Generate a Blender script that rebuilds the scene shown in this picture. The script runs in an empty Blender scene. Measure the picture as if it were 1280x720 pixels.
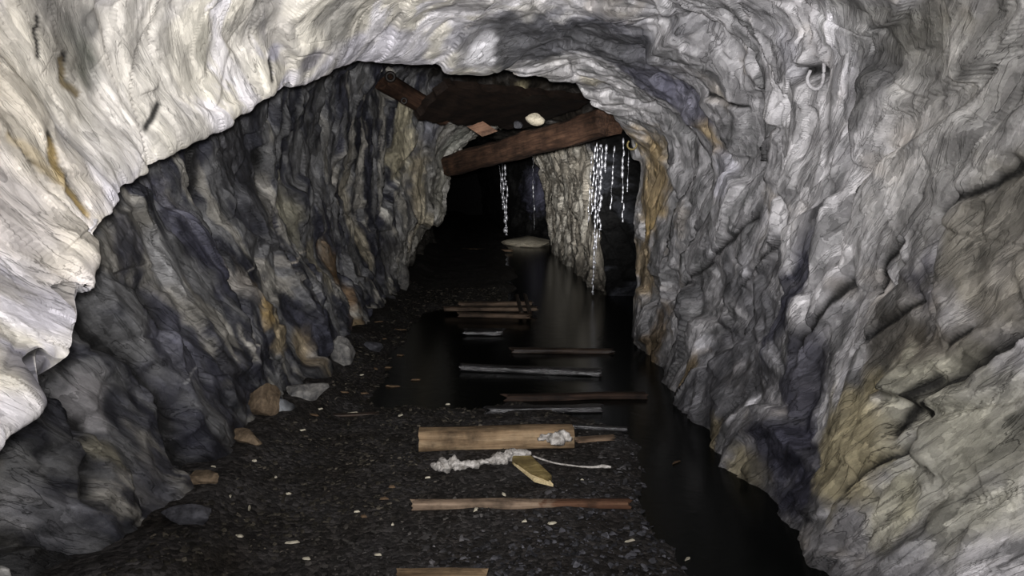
import bpy, bmesh, math, random
import numpy as np
from mathutils import Vector, Matrix, Euler

random.seed(7)
RNG = np.random.default_rng(11)
scene = bpy.context.scene
C = scene.collection

# ---------------------------------------------------------------- camera
CAM_LOC = Vector((0.0, 0.0, 1.6))
FPX = 1000.0
ROT = Euler((math.radians(90 - 7.69), 0, math.radians(-1.6)), 'XYZ')
cam_d = bpy.data.cameras.new('camera')
cam = bpy.data.objects.new('camera', cam_d)
C.objects.link(cam)
cam.location = CAM_LOC
cam.rotation_euler = ROT
cam_d.sensor_width = 36
cam_d.lens = 36 * FPX / 1280
cam_d.clip_start = 0.05
cam_d.clip_end = 200
scene.camera = cam
RM = np.array(ROT.to_matrix())

def ray(px, py):
    return Vector(RM @ np.array([(px - 640) / FPX, -(py - 360) / FPX, -1.0]))

def P(px, py, Y):                       # the place at depth Y along the sight line
    d = ray(px, py)
    return CAM_LOC + d * (Y / d.y)

def F(px, py, z=0.0):                   # the place on a level surface at height z
    d = ray(px, py)
    return CAM_LOC + d * ((z - CAM_LOC.z) / d.z)

def project(V):                         # V (n,3) -> px, py, depth
    L = (V - np.array(CAM_LOC)) @ RM
    dep = -L[:, 2]
    ds = np.where(dep > 0.05, dep, 0.05)
    return 640 + FPX * L[:, 0] / ds, 360 - FPX * L[:, 1] / ds, dep

# ---------------------------------------------------------------- noise
_perm = np.random.default_rng(3).permutation(256)
_perm = np.concatenate([_perm, _perm, _perm])
_g = np.random.default_rng(4).normal(size=(256, 3))
_g /= np.linalg.norm(_g, axis=1)[:, None]
_r4 = np.random.default_rng(5).random((256, 7))

def _hash(i, j, k):
    return _perm[_perm[_perm[i & 255] + (j & 255)] + (k & 255)]

def perlin(p):
    p = np.asarray(p, dtype=np.float64)
    i = np.floor(p).astype(np.int64)
    f = p - i
    u = f * f * f * (f * (f * 6 - 15) + 10)
    out = 0
    for a in (0, 1):
        for b in (0, 1):
            for c in (0, 1):
                g = _g[_hash(i[:, 0] + a, i[:, 1] + b, i[:, 2] + c)]
                d = (g * (f - np.array([a, b, c]))).sum(1)
                w = (u[:, 0] if a else 1 - u[:, 0]) * (u[:, 1] if b else 1 - u[:, 1]) * (u[:, 2] if c else 1 - u[:, 2])
                out = out + w * d
    return out * 1.6

def fbm(p, o=4, gain=0.5):
    r, a, s = 0, 1.0, 1.0
    for k in range(o):
        r = r + a * perlin(p * s + 17.3 * k)
        a *= gain
        s *= 2.03
    return r

def facets(p, soft=9.0):
    """chiselled blocks: each cell of a cellular pattern carries its own tilted plane, with worn edges"""
    i = np.floor(p).astype(np.int64)
    num = np.zeros(len(p)); den = np.full(len(p), 1e-12); top = np.zeros(len(p))
    for a in (-1, 0, 1):
        for b in (-1, 0, 1):
            for c in (-1, 0, 1):
                cc = i + np.array([a, b, c])
                r = _r4[_hash(cc[:, 0], cc[:, 1], cc[:, 2])]
                d = p - (cc + r[:, :3])
                w = np.exp(-soft * (d * d).sum(1))
                num += w * ((d * (r[:, 3:6] - 0.5)).sum(1) * 1.4 + (r[:, 6] - 0.5) * 0.7)
                den += w
                top = np.maximum(top, w)
    return num / den, top / den

def sstep(a, b, x):
    t = np.clip((x - a) / (b - a), 0, 1)
    return t * t * (3 - 2 * t)

# ---------------------------------------------------------------- bookkeeping
def tag(o, label=None, cat=None, group=None, kind=None):
    if label: o['label'] = label
    if cat: o['category'] = cat
    if group: o['group'] = group
    if kind: o['kind'] = kind
    return o

def mesh_obj(name, verts, faces, mat, parent=None, smooth=True):
    me = bpy.data.meshes.new(name)
    me.from_pydata([tuple(v) for v in verts], [], faces)
    if smooth:
        me.polygons.foreach_set('use_smooth', [True] * len(me.polygons))
    me.update()
    o = bpy.data.objects.new(name, me)
    if mat: me.materials.append(mat)
    C.objects.link(o)
    if parent: o.parent = parent
    return o

def empty(name, loc):
    o = bpy.data.objects.new(name, None)
    o.location = loc
    o.empty_display_size = 0.1
    C.objects.link(o)
    return o

# ---------------------------------------------------------------- materials
class NT:
    def __init__(self, name):
        self.m = bpy.data.materials.new(name)
        self.m.use_nodes = True
        self.t = self.m.node_tree
        self.b = self.t.nodes['Principled BSDF']
        self.out = self.t.nodes['Material Output']
    def n(self, typ, **kw):
        x = self.t.nodes.new(typ)
        for k, v in kw.items():
            if k.startswith('i_'):
                key = k[2:].replace('_', ' ')
                x.inputs[int(key) if key.isdigit() else key].default_value = v
            else:
                setattr(x, k, v)
        return x
    def l(self, a, b): self.t.links.new(a, b)
    def ramp(self, fac, stops):
        r = self.n('ShaderNodeValToRGB')
        e = r.color_ramp.elements
        while len(e) < len(stops): e.new(0.5)
        for el, (p, c) in zip(e, stops):
            el.position = p
            el.color = (c[0], c[1], c[2], 1) if hasattr(c, '__len__') else (c, c, c, 1)
        self.l(fac, r.inputs[0])
        return r
    def mix(self, blend, fac, a, b):
        x = self.n('ShaderNodeMix', data_type='RGBA', blend_type=blend)
        for s, v in ((0, fac), (6, a), (7, b)):
            if hasattr(v, 'node'): self.l(v, x.inputs[s])
            elif s == 0: x.inputs[0].default_value = v
            else: x.inputs[s].default_value = (*v, 1)
        return x.outputs[2]
    def math(self, op, a, b=0.0):
        x = self.n('ShaderNodeMath', operation=op)
        for s, v in ((0, a), (1, b)):
            if hasattr(v, 'node'): self.l(v, x.inputs[s])
            else: x.inputs[s].default_value = v
        return x.outputs[0]
    def noise(self, vec, scale, detail=4, rough=0.6, dist=0.0):
        x = self.n('ShaderNodeTexNoise')
        x.inputs['Scale'].default_value = scale
        x.inputs['Detail'].default_value = detail
        x.inputs['Roughness'].default_value = rough
        x.inputs['Distortion'].default_value = dist
        if vec: self.l(vec, x.inputs['Vector'])
        return x.outputs['Fac']
    def coords(self, rotx=0.0, scale=(1, 1, 1)):
        tc = self.n('ShaderNodeTexCoord')
        v = tc.outputs['Object']
        if rotx:
            r = self.n('ShaderNodeVectorRotate', rotation_type='X_AXIS')
            r.inputs['Angle'].default_value = rotx
            self.l(v, r.inputs['Vector'])
            v = r.outputs[0]
        if scale != (1, 1, 1):
            m = self.n('ShaderNodeMapping')
            m.inputs['Scale'].default_value = scale
            self.l(v, m.inputs['Vector'])
            v = m.outputs[0]
        return v
    def bump(self, h, strength, dist):
        b = self.n('ShaderNodeBump')
        b.inputs['Strength'].default_value = strength
        b.inputs['Distance'].default_value = dist
        self.l(h, b.inputs['Height'])
        self.l(b.outputs[0], self.b.inputs['Normal'])
    def set(self, **kw):
        for k, v in kw.items():
            self.b.inputs[k.replace('_', ' ')].default_value = v

DIP = math.radians(47)

def rock_material():
    t = NT('mine_rock')
    ca = t.n('ShaderNodeAttribute', attribute_name='rock_colour')
    col = ca.outputs['Color']
    wet = t.n('ShaderNodeAttribute', attribute_name='rock_wet').outputs['Fac']
    v1 = t.coords(DIP, (4.0, 2.2, 12.0))
    v2 = t.coords(DIP, (14.0, 9.0, 27.0))
    v0 = t.coords()
    s1 = t.noise(v1, 1.3, 8, 0.65, 0.7)
    s2 = t.noise(v2, 1.0, 6, 0.7, 0.5)
    s3 = t.noise(v0, 60, 5, 0.7)
    f1 = t.ramp(s1, [(0.32, 0.42), (0.44, 0.88), (0.56, 1.08), (0.70, 1.55)]).outputs[0]
    f2 = t.ramp(s2, [(0.32, 0.5), (0.50, 1.0), (0.66, 1.45)]).outputs[0]
    al = ca.outputs['Alpha']
    fa_ = lambda k: t.math('MULTIPLY', al, k)
    c = t.mix('MULTIPLY', fa_(0.85), col, f1)
    c = t.mix('MULTIPLY', fa_(0.38), c, f2)
    # flakes: small split plates, each a shade of its own
    def plates(scale, amt, lo, hi):
        vv = t.coords(DIP, scale)
        nz = t.n('ShaderNodeTexNoise'); nz.inputs['Scale'].default_value = 1.3; nz.inputs['Detail'].default_value = 4
        t.l(vv, nz.inputs['Vector'])
        ad = t.n('ShaderNodeVectorMath', operation='MULTIPLY_ADD')
        t.l(nz.outputs['Color'], ad.inputs[0]); ad.inputs[1].default_value = (amt, amt, amt); t.l(vv, ad.inputs[2])
        vo = t.n('ShaderNodeTexVoronoi', feature='F1'); vo.inputs['Scale'].default_value = 1.0
        t.l(ad.outputs[0], vo.inputs['Vector'])
        sp = t.n('ShaderNodeSeparateColor'); t.l(vo.outputs['Color'], sp.inputs[0])
        return sp.outputs[0], t.ramp(sp.outputs[0], [(0.1, lo), (0.5, 1.0), (0.92, hi)]).outputs[0]
    p1, k1 = plates((7, 4.5, 15), 1.1, 0.55, 1.4)
    p2, k2 = plates((22, 13, 44), 1.2, 0.6, 1.45)
    c = t.mix('MULTIPLY', fa_(0.75), c, k1)
    c = t.mix('MULTIPLY', fa_(0.5), c, k2)
    # fine cracks along the foliation
    v3 = t.coords(DIP, (2.4, 0.9, 9.0))
    cr = t.noise(v3, 1.6, 5, 0.55, 0.9)
    crk = t.ramp(cr, [(0.485, 1.0), (0.498, 0.30), (0.502, 0.30), (0.515, 1.0)]).outputs[0]
    msk = t.ramp(t.noise(v0, 1.7, 2), [(0.45, 0.0), (0.6, 0.7)]).outputs[0]
    c = t.mix('MULTIPLY', msk, c, crk)
    t.l(c, t.b.inputs['Base Color'])
    h = t.math('ADD', t.math('MULTIPLY', s1, 0.55), t.math('MULTIPLY', s2, 0.28))
    h = t.math('ADD', h, t.math('MULTIPLY', s3, 0.14))
    h = t.math('ADD', h, t.math('MULTIPLY', crk, 0.25))
    h = t.math('ADD', h, t.math('ADD', t.math('MULTIPLY', p1, 0.45), t.math('MULTIPLY', p2, 0.22)))
    bn = t.n('ShaderNodeBump')
    bn.inputs['Distance'].default_value = 0.022
    t.l(ca.outputs['Alpha'], bn.inputs['Strength'])
    t.l(h, bn.inputs['Height'])
    t.l(bn.outputs[0], t.b.inputs['Normal'])
    r = t.math('SUBTRACT', 0.82, t.math('MULTIPLY', wet, 0.42))
    t.l(r, t.b.inputs['Roughness'])
    t.l(t.math('ADD', 0.15, t.math('MULTIPLY', wet, 0.4)), t.b.inputs['Specular IOR Level'])
    return t.m

def floor_material():
    t = NT('dark_gravel_floor')
    v = t.coords()
    a = t.noise(v, 3.0, 6, 0.6)
    vo = t.n('ShaderNodeTexVoronoi')
    vo.inputs['Scale'].default_value = 46
    t.l(v, vo.inputs['Vector'])
    cc = t.ramp(vo.outputs['Color'], [(0.1, (0.012, 0.011, 0.010)), (0.6, (0.034, 0.032, 0.030)), (0.95, (0.075, 0.07, 0.066))]).outputs[0]
    f = t.ramp(a, [(0.3, (0.45, 0.40, 0.34)), (0.7, (1.1, 1.1, 1.15))]).outputs[0]
    t.l(t.mix('MULTIPLY', 1.0, cc, f), t.b.inputs['Base Color'])
    h = t.math('ADD', t.math('MULTIPLY', vo.outputs['Distance'], -0.7), t.noise(v, 90, 4))
    t.bump(h, 0.8, 0.012)
    t.set(Roughness=0.75, Specular_IOR_Level=0.15)
    return t.m

def rot_material():
    t = NT('half_rotted_timber')
    a = t.noise(t.coords(0.0, (1.5, 22, 22)), 1.6, 8, 0.65, 0.6)
    v = t.coords()
    b = t.noise(v, 7, 5, 0.65)
    sp = t.n('ShaderNodeSeparateXYZ'); t.l(v, sp.inputs[0])
    x = t.math('ADD', t.math('MULTIPLY', sp.outputs[0], 1.0), t.math('MULTIPLY', t.math('SUBTRACT', b, 0.5), 0.9))
    g1 = t.ramp(a, [(0.3, (0.08, 0.055, 0.04)), (0.52, (0.20, 0.145, 0.10)), (0.74, (0.31, 0.235, 0.17))]).outputs[0]
    g2 = t.ramp(a, [(0.3, (0.03, 0.014, 0.008)), (0.52, (0.085, 0.042, 0.024)), (0.74, (0.15, 0.085, 0.05))]).outputs[0]
    c = t.mix('MIX', t.ramp(x, [(0.12, 0.0), (0.22, 1.0)]).outputs[0], g1, g2)
    t.l(t.mix('MULTIPLY', 0.9, c, t.ramp(b, [(0.34, 0.3), (0.55, 1.1)]).outputs[0]), t.b.inputs['Base Color'])
    t.bump(t.math('ADD', a, b), 0.9, 0.012)
    t.set(Roughness=.8, Specular_IOR_Level=.2)
    return t.m

def simple_rock(name, c0, c1, rough=0.8, scale=14, spec=0.25, bump=0.012):
    t = NT(name)
    v = t.coords()
    a = t.noise(v, scale, 7, 0.65, 0.4)
    b = t.noise(v, scale * 4, 4, 0.6)
    t.l(t.mix('MULTIPLY', 0.6, t.ramp(a, [(0.32, c0), (0.68, c1)]).outputs[0], t.ramp(b, [(0.3, 0.5), (0.65, 1.2)]).outputs[0]), t.b.inputs['Base Color'])
    t.bump(t.math('ADD', a, t.math('MULTIPLY', b, 0.4)), 0.8, bump)
    t.set(Roughness=rough, Specular_IOR_Level=spec)
    return t.m

def wood_material(name, c0, c1, c2, rough=0.75, spec=0.25):
    """grain runs along the object's local X axis"""
    t = NT(name)
    v = t.coords(0.0, (1.5, 22, 22))
    a = t.noise(v, 1.6, 8, 0.65, 0.6)
    v2 = t.coords()
    b = t.noise(v2, 5, 5, 0.65)
    g = t.ramp(a, [(0.28, c0), (0.5, c1), (0.74, c2)]).outputs[0]
    k = t.ramp(b, [(0.34, 0.28), (0.50, 0.85), (0.66, 1.25)]).outputs[0]
    t.l(t.mix('MULTIPLY', 0.9, g, k), t.b.inputs['Base Color'])
    t.bump(t.math('ADD', a, t.math('MULTIPLY', b, 0.4)), 0.9, 0.012)
    t.set(Roughness=rough, Specular_IOR_Level=spec)
    return t.m

def gravel_material():
    t = NT('slate_gravel')
    v = t.coords()
    a = t.noise(v, 9, 7, 0.65, 0.4)
    b = t.noise(v, 1.3, 3, 0.5)
    isl = t.n('ShaderNodeNewGeometry').outputs['Random Per Island']
    k = t.ramp(isl, [(0.0, 0.35), (0.6, 0.9), (0.9, 1.5), (1.0, 2.6)]).outputs[0]
    sp = t.n('ShaderNodeSeparateXYZ'); t.l(v, sp.inputs[0])
    w = t.math('ADD', t.math('MULTIPLY', sp.outputs[1], 0.55), t.math('MULTIPLY', sp.outputs[0], -0.75))
    w = t.math('ADD', w, t.math('MULTIPLY', b, 0.8))
    tint = t.ramp(t.math('MULTIPLY', w, 0.25), [(0.50, (1.0, 1.0, 1.12)), (0.72, (0.72, 0.63, 0.48))]).outputs[0]
    c = t.mix('MULTIPLY', 1.0, t.ramp(a, [(0.3, 0.014), (0.68, 0.068)]).outputs[0], tint)
    t.l(t.mix('MULTIPLY', 1.0, c, k), t.b.inputs['Base Color'])
    t.bump(a, 0.6, 0.01)
    t.set(Roughness=.75, Specular_IOR_Level=.15)
    return t.m

M = {}
M['rock'] = rock_material()
M['floor'] = floor_material()
M['stone_brown'] = simple_rock('brown_stone', (0.05, 0.035, 0.022), (0.19, 0.14, 0.09))
M['stone_grey'] = simple_rock('grey_stone', (0.06, 0.06, 0.062), (0.26, 0.25, 0.23))
M['stone_dark'] = simple_rock('dark_slate', (0.02, 0.02, 0.024), (0.09, 0.09, 0.10))
M['stone_pale'] = simple_rock('pale_stone', (0.5, 0.44, 0.33), (0.75, 0.69, 0.55))
M['end_dark'] = simple_rock('tunnel_end_darkness', (0.001, 0.001, 0.001), (0.004, 0.004, 0.004))  # darkness of the tunnel end put into the colour
M['gravel'] = gravel_material()
M['chip_pale'] = simple_rock('pale_chip', (0.30, 0.27, 0.20), (0.62, 0.58, 0.46), scale=20)
M['chip_brown'] = simple_rock('rust_chip', (0.05, 0.03, 0.018), (0.15, 0.10, 0.055), scale=20)
M['wood_rot'] = rot_material()
M['wood_tan'] = wood_material('tan_timber', (0.08, 0.048, 0.024), (0.22, 0.15, 0.085), (0.33, 0.25, 0.155))
M['wood_pale'] = wood_material('worn_timber', (0.07, 0.045, 0.03), (0.19, 0.13, 0.085), (0.30, 0.22, 0.15))
M['wood_red'] = wood_material('red_brown_timber', (0.014, 0.008, 0.005), (0.05, 0.026, 0.016), (0.11, 0.060, 0.036))
M['wood_dark'] = wood_material('dark_timber', (0.010, 0.007, 0.005), (0.035, 0.022, 0.015), (0.07, 0.05, 0.036), rough=0.5, spec=0.4)
M['wood_wet'] = wood_material('wet_timber', (0.006, 0.006, 0.006), (0.02, 0.019, 0.02), (0.05, 0.048, 0.05), rough=0.25, spec=0.8)
M['wood_slab'] = wood_material('dark_brown_lagging', (0.007, 0.004, 0.003), (0.014, 0.008, 0.005), (0.022, 0.013, 0.009))
M['wood_dim'] = wood_material('dim_red_timber', (0.006, 0.004, 0.003), (0.025, 0.014, 0.009), (0.05, 0.03, 0.02))
M['wood_faded'] = wood_material('faded_boards', (0.03, 0.02, 0.013), (0.09, 0.062, 0.042), (0.15, 0.11, 0.08))
M['wood_plank'] = wood_material('pinkish_board', (0.10, 0.05, 0.032), (0.17, 0.095, 0.06), (0.24, 0.14, 0.09))
M['wood_yellow'] = wood_material('yellow_wood', (0.06, 0.042, 0.015), (0.14, 0.105, 0.04), (0.22, 0.17, 0.075))
M['wood_cut'] = simple_rock('split_wood_edge', (0.42, 0.33, 0.17), (0.66, 0.55, 0.33), scale=26, bump=0.004)
M['fungus'] = simple_rock('white_fungus', (0.16, 0.145, 0.125), (0.66, 0.63, 0.59), scale=24, rough=0.95, spec=0.1)
M['iron'] = simple_rock('rusty_iron', (0.005, 0.004, 0.003), (0.02, 0.012, 0.008), scale=40, rough=0.6, spec=0.5, bump=0.003)
M['rope'] = simple_rock('pale_cord', (0.35, 0.34, 0.34), (0.6, 0.59, 0.6), scale=60, bump=0.003)
M['wire'] = simple_rock('ochre_wire', (0.14, 0.11, 0.04), (0.32, 0.26, 0.12), scale=60, bump=0.002)

def water_surface():
    t = NT('black_standing_water')
    t.set(Base_Color=(0.004, 0.0045, 0.004, 1), Roughness=0.20, IOR=1.33, Specular_IOR_Level=0.12)
    v = t.coords(0, (1.0, 1.0, 1.0))
    t.bump(t.noise(v, 9, 3, 0.5, 0.5), 0.12, 0.02)
    return t.m
M['water'] = water_surface()

def falling_water():
    t = NT('falling_water')
    t.set(Base_Color=(0.93, 0.94, 1.0, 1), Roughness=0.42, Metallic=0.7, IOR=1.33)
    gl = t.n('ShaderNodeBsdfTransparent')
    mx = t.n('ShaderNodeMixShader')
    mx.inputs[0].default_value = 0.85
    t.l(gl.outputs[0], mx.inputs[1])
    t.l(t.b.outputs[0], mx.inputs[2])
    t.l(mx.outputs[0], t.out.inputs[0])
    return t.m
M['fall'] = falling_water()

# ---------------------------------------------------------------- the tunnel: rings of 15 control points, left foot over the roof to right foot
def X(x, z, Y): return (x, Y, z)
def PX(px, py, Y):
    p = P(px, py, Y)
    return (p.x, p.y, p.z)

def level(Y, pts):
    return [X(p[0], p[1], p[2] if len(p) > 2 else Y) for p in pts]

rings = []
rings.append((level(-1.4, [(-1.35, -.25), (-1.55, .4), (-1.6, .9), (-1.55, 1.3), (-1.35, 1.8), (-1.0, 2.2), (-.5, 2.45), (0, 2.5), (.5, 2.45), (1, 2.25), (1.4, 1.85), (1.55, 1.4), (1.55, .9), (1.45, .4), (1.35, -.25)]), 24))
rings.append((level(1.1, [(-1.45, -.25), (-1.62, .4), (-1.5, .9, 1.0), (-1.5, 1.25, 1.3), (-1.6, 1.75, 1.5), (-1.45, 2.25, 1.8), (-.9, 2.6, 2.0), (-.35, 2.75, 2.2), (.25, 2.8, 2.2), (.85, 2.65, 2.0), (1.45, 2.35, 1.8), (1.72, 1.75, 1.6), (1.72, 1.1, 1.5), (1.5, .5, 1.5), (1.32, -.25, 1.5)]), 380))
rings.append(([X(-1.45, -.25, 1.5), X(-1.62, .4, 1.5), PX(-200, 610, 1.5), PX(-60, 450, 1.9), PX(0, 260, 2.3), PX(100, 110, 2.8), PX(270, 45, 3.4),
               PX(430, 18, 4.0), PX(610, 8, 4.45), PX(760, 35, 4.7), PX(900, 80, 4.5), PX(965, 180, 4.25), PX(960, 300, 4.3), PX(945, 470, 4.45), X(1.37, -.25, 4.4)], 170))
rings.append(([X(-1.5, -.25, 1.75), X(-1.66, .4, 1.75), PX(-60, 600, 1.75), PX(78, 462, 2.15), PX(124, 292, 2.7), PX(190, 205, 3.15), PX(335, 126, 3.9),
               PX(455, 84, 4.6), PX(610, 88, 5.2), PX(702, 106, 5.9), PX(768, 148, 6.6), PX(802, 195, 7.4), PX(793, 275, 7.9), PX(792, 365, 8.1), X(1.50, -.25, 8.3)], 60))
rings.append(([X(-1.5, -.25, 2.1), X(-1.66, .4, 2.1), X(-1.78, .9, 2.1), X(-1.86, 1.3, 2.6), X(-1.86, 1.72, 3.1), X(-1.74, 2.12, 3.7), X(-1.3, 2.5, 4.5),
               X(-.7, 2.75, 5.2), X(0, 2.95, 5.8), X(.7, 2.9, 6.4), X(1.25, 2.5, 7.0), X(1.7, 2.0, 7.75), X(2.1, 1.3, 8.2), X(2.2, .5, 8.4), X(2.2, -.25, 8.6)], 210))
rings.append(([X(-1.25, -.25, 5.0), X(-1.43, .4, 5.0), X(-1.57, .9, 5.1), X(-1.62, 1.3, 5.2), X(-1.6, 1.75, 5.3), X(-1.48, 2.2, 5.6), X(-1.1, 2.7, 6.2),
               X(-.5, 3.0, 6.8), X(.1, 3.1, 7.4), X(.8, 3.0, 8), X(1.5, 2.6, 8.4), X(2.4, 2.0, 8.9), X(3.0, 1.3, 9.2), X(3.1, .5, 9.3), X(3.1, -.25, 9.3)], 130))
rings.append(([X(-1.20, -.25, 8.6), X(-1.36, .4, 8.6), X(-1.46, .9, 8.6), X(-1.44, 1.3, 8.6), X(-1.36, 1.7, 8.6), X(-1.2, 2.2, 8.8), X(-.9, 2.7, 9.1),
               X(-.4, 3.0, 9.5), X(.2, 3.1, 9.9), X(.8, 3.0, 10.2), X(1.5, 2.6, 10.5), X(2.3, 2.0, 10.8), X(2.8, 1.3, 11), X(2.9, .5, 11), X(2.9, -.25, 11)], 110))
rings.append(([X(-1.27, -.25, 11.2), X(-1.22, .35, 11.4), X(-1.0, .8, 11.8), PX(551, 272, 12.2), PX(560, 225, 12.0), PX(574, 186, 11.7), PX(612, 162, 11.5),
               PX(650, 150, 11.5), PX(690, 150, 11.5), PX(720, 160, 11.5), PX(738, 188, 11.4), PX(741, 230, 11.4), PX(744, 285, 11.3), PX(750, 338, 11.3), X(1.72, -.25, 11.3)], 70))
rings.append((level(15, [(-1.40, -.25), (-1.38, .4), (-1.28, .85), (-1.22, 1.2), (-1.12, 1.7), (-.88, 2.2), (-.4, 2.5), (.2, 2.6), (.8, 2.5), (1.1, 2.25), (1.28, 1.95), (1.42, 1.5), (1.48, 1.0), (1.50, .4), (1.52, -.25)]), 70))
rings.append(([X(-1.3, -.25, 19), X(-1.35, .4, 19), X(-1.35, .9, 19), X(-1.3, 1.3, 19), X(-1.2, 1.7, 19), X(-.9, 2.15, 19), X(-.4, 2.5, 19), X(.1, 2.6, 19), X(.6, 2.5, 19),
               PX(655, 188, 18.5), PX(668, 200, 18.5), PX(681, 225, 18.5), PX(685, 260, 18.5), PX(688, 290, 18.5), X(1.45, -.25, 18.5)], 26))
rings.append((level(20.5, [(-1.5, -.25), (-1.6, .4), (-1.6, .9), (-1.55, 1.3), (-1.4, 1.8), (-1.0, 2.3), (-.4, 2.6), (.2, 2.75), (.8, 2.7), (1.4, 2.6), (1.8, 2.3), (2.1, 1.6), (2.2, 1.0), (2.2, .4), (2.2, -.25)]), 40))
rings.append((level(24.5, [(-1.6, -.25), (-1.7, .4), (-1.7, .9), (-1.6, 1.3), (-1.4, 1.8), (-1.1, 2.2), (-.7, 2.4), (-.3, 2.5), (.0, 2.45), (.2, 2.3), (.35, 2.0), (.5, 1.5), (.6, 1.0), (.65, .4), (.7, -.25)]), 30))
rings.append((level(36, [(-2.6, -.25), (-2.7, .4), (-2.7, .9), (-2.6, 1.3), (-2.4, 1.8), (-2.1, 2.2), (-1.7, 2.4), (-1.3, 2.5), (-1.0, 2.45), (-.7, 2.3), (-.6, 2.0), (-.5, 1.5), (-.4, 1.0), (-.35, .4), (-.3, -.25)]), 0))

def pchip(t, V, tq):
    """monotone cubic through V (n, ...) at knots t"""
    t = np.asarray(t, float)
    h = np.diff(t)
    sh = (-1,) + (1,) * (V.ndim - 1)
    dl = np.diff(V, axis=0) / h.reshape(sh)
    d = np.zeros_like(V)
    a, b = dl[:-1], dl[1:]
    w1 = (2 * h[1:] + h[:-1]).reshape(sh)
    w2 = (h[1:] + 2 * h[:-1]).reshape(sh)
    with np.errstate(divide='ignore', invalid='ignore'):
        hm = (w1 + w2) / (w1 / a + w2 / b)
    d[1:-1] = np.where(a * b > 0, hm, 0)
    d[0], d[-1] = dl[0], dl[-1]
    k = np.clip(np.searchsorted(t, tq, side='right') - 1, 0, len(h) - 1)
    s = ((tq - t[k]) / h[k]).reshape(sh)
    hh = h[k].reshape(sh)
    return (V[k] * (1 + 2 * s) * (1 - s) ** 2 + d[k] * hh * s * (1 - s) ** 2
            + V[k + 1] * s * s * (3 - 2 * s) + d[k + 1] * hh * s * s * (s - 1))

def catmull(V, tq):
    """smooth curve through V along axis 0, knots 0..n-1"""
    n = len(V)
    E = np.concatenate([2 * V[:1] - V[1:2], V, 2 * V[-1:] - V[-2:-1]])
    k = np.clip(np.floor(tq).astype(int), 0, n - 2)
    s = (tq - k).reshape((-1,) + (1,) * (V.ndim - 1))
    p0, p1, p2, p3 = E[k], E[k + 1], E[k + 2], E[k + 3]
    return 0.5 * (2 * p1 + (p2 - p0) * s + (2 * p0 - 5 * p1 + 4 * p2 - p3) * s ** 2 + (3 * p1 - p0 - 3 * p2 + p3) * s ** 3)

RA = np.array([r[0] for r in rings], float)             # rings x 15 x 3
uq = np.concatenate([i + np.arange(r[1]) / r[1] for i, r in enumerate(rings[:-1])] + [[len(rings) - 1.0]])
NV = 14 * 54 + 1
vq = np.linspace(0, 14, NV)
G = pchip(np.arange(len(rings)), RA, uq)
G = np.moveaxis(catmull(np.moveaxis(G, 1, 0), vq), 0, 1)  # u x v x 3
NU = len(uq)

def grid_normals(G):
    du = np.gradient(G, axis=0)
    dv = np.gradient(G, axis=1)
    n = np.cross(dv, du)
    n /= np.maximum(np.linalg.norm(n, axis=2, keepdims=True), 1e-9)
    return n

N = grid_normals(G)
mid = np.array([0, 0, 1.2])
# normals must look into the gallery
inward = (N[NU // 2] * (np.array([0.1, 0, 1.2]) - G[NU // 2]) * np.array([1, 0, 1])).sum()
if inward < 0: N = -N
# soften the direction of push where the surface turns sharply
for _ in range(6):
    N[1:-1] = (N[:-2] + N[1:-1] * 2 + N[2:]) / 4
    N[:, 1:-1] = (N[:, :-2] + N[:, 1:-1] * 2 + N[:, 2:]) / 4
N /= np.maximum(np.linalg.norm(N, axis=2, keepdims=True), 1e-9)

V0 = G.reshape(-1, 3)
NN = N.reshape(-1, 3)
UU = np.repeat(uq, NV)
VV = np.tile(vq, NU)

cd, sd = math.cos(DIP), math.sin(DIP)
def fol(V):                                              # foliation coordinates: x, down-dip, across the layers
    return np.stack([V[:, 0], V[:, 1] * cd - V[:, 2] * sd, V[:, 1] * sd + V[:, 2] * cd], 1)
FC = fol(V0)
warp = np.stack([perlin(V0 * 1.1 + 5), perlin(V0 * 1.1 + 9), perlin(V0 * 1.1 + 31)], 1)
FW = FC + 0.22 * warp

fa, fe = facets(FW * np.array([1.7, 1.2, 2.9]), 40.0)
fb, fe2 = facets(FW * np.array([4.2, 3.0, 6.5]) + 40, 22.0)
fc, fe3 = facets(FW * np.array([10, 7, 15]) + 80, 14.0)
big = fbm(V0 * 0.9 + 3, 3)
lay1 = perlin(FW * np.array([1.2, 0.8, 5.5]))
lay2 = perlin(FW * np.array([3.5, 2.0, 15]) + 8)
lay3 = fbm(FW * np.array([9, 6, 36]) + 3, 2)
sm = fbm(V0 * 7, 3)
disp = 0.060 * big + 0.120 * fa + 0.045 * fb + 0.016 * fc + 0.020 * lay1 + 0.007 * lay2 + 0.003 * lay3 + 0.006 * sm
disp -= 0.014 * (1 - sstep(0.5, 0.75, fe)) + 0.006 * (1 - sstep(0.45, 0.7, fe2))
# the near roof brow is smoother, water-worn rock
brow = sstep(0.6, 1.6, UU) * (1 - sstep(3.0, 3.3, UU)) * (1 - sstep(8.0, 9.5, VV)) * sstep(1.6, 2.4, VV)
rimr = np.exp(-((UU - 3.0) / .25) ** 2) * sstep(9.0, 10.0, VV)
disp = disp * (1 - 0.55 * rimr)
disp = 0.06 * big + (disp - 0.06 * big) * (1 - 0.5 * brow)

# ---------------------------------------------------------------- picking places on the rock
ppx, ppy, pdep = project(V0)
def pick(px, py, rad=7):
    m = np.where((np.abs(ppx - px) < rad) & (np.abs(ppy - py) < rad) & (pdep > 0.3))[0]
    if len(m) == 0:
        return pick(px, py, rad * 2) if rad < 100 else None
    d = pdep[m]
    near = m[d < d.min() + 0.25]
    k = near[np.argmin((ppx[near] - px) ** 2 + (ppy[near] - py) ** 2)]
    return k

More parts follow.
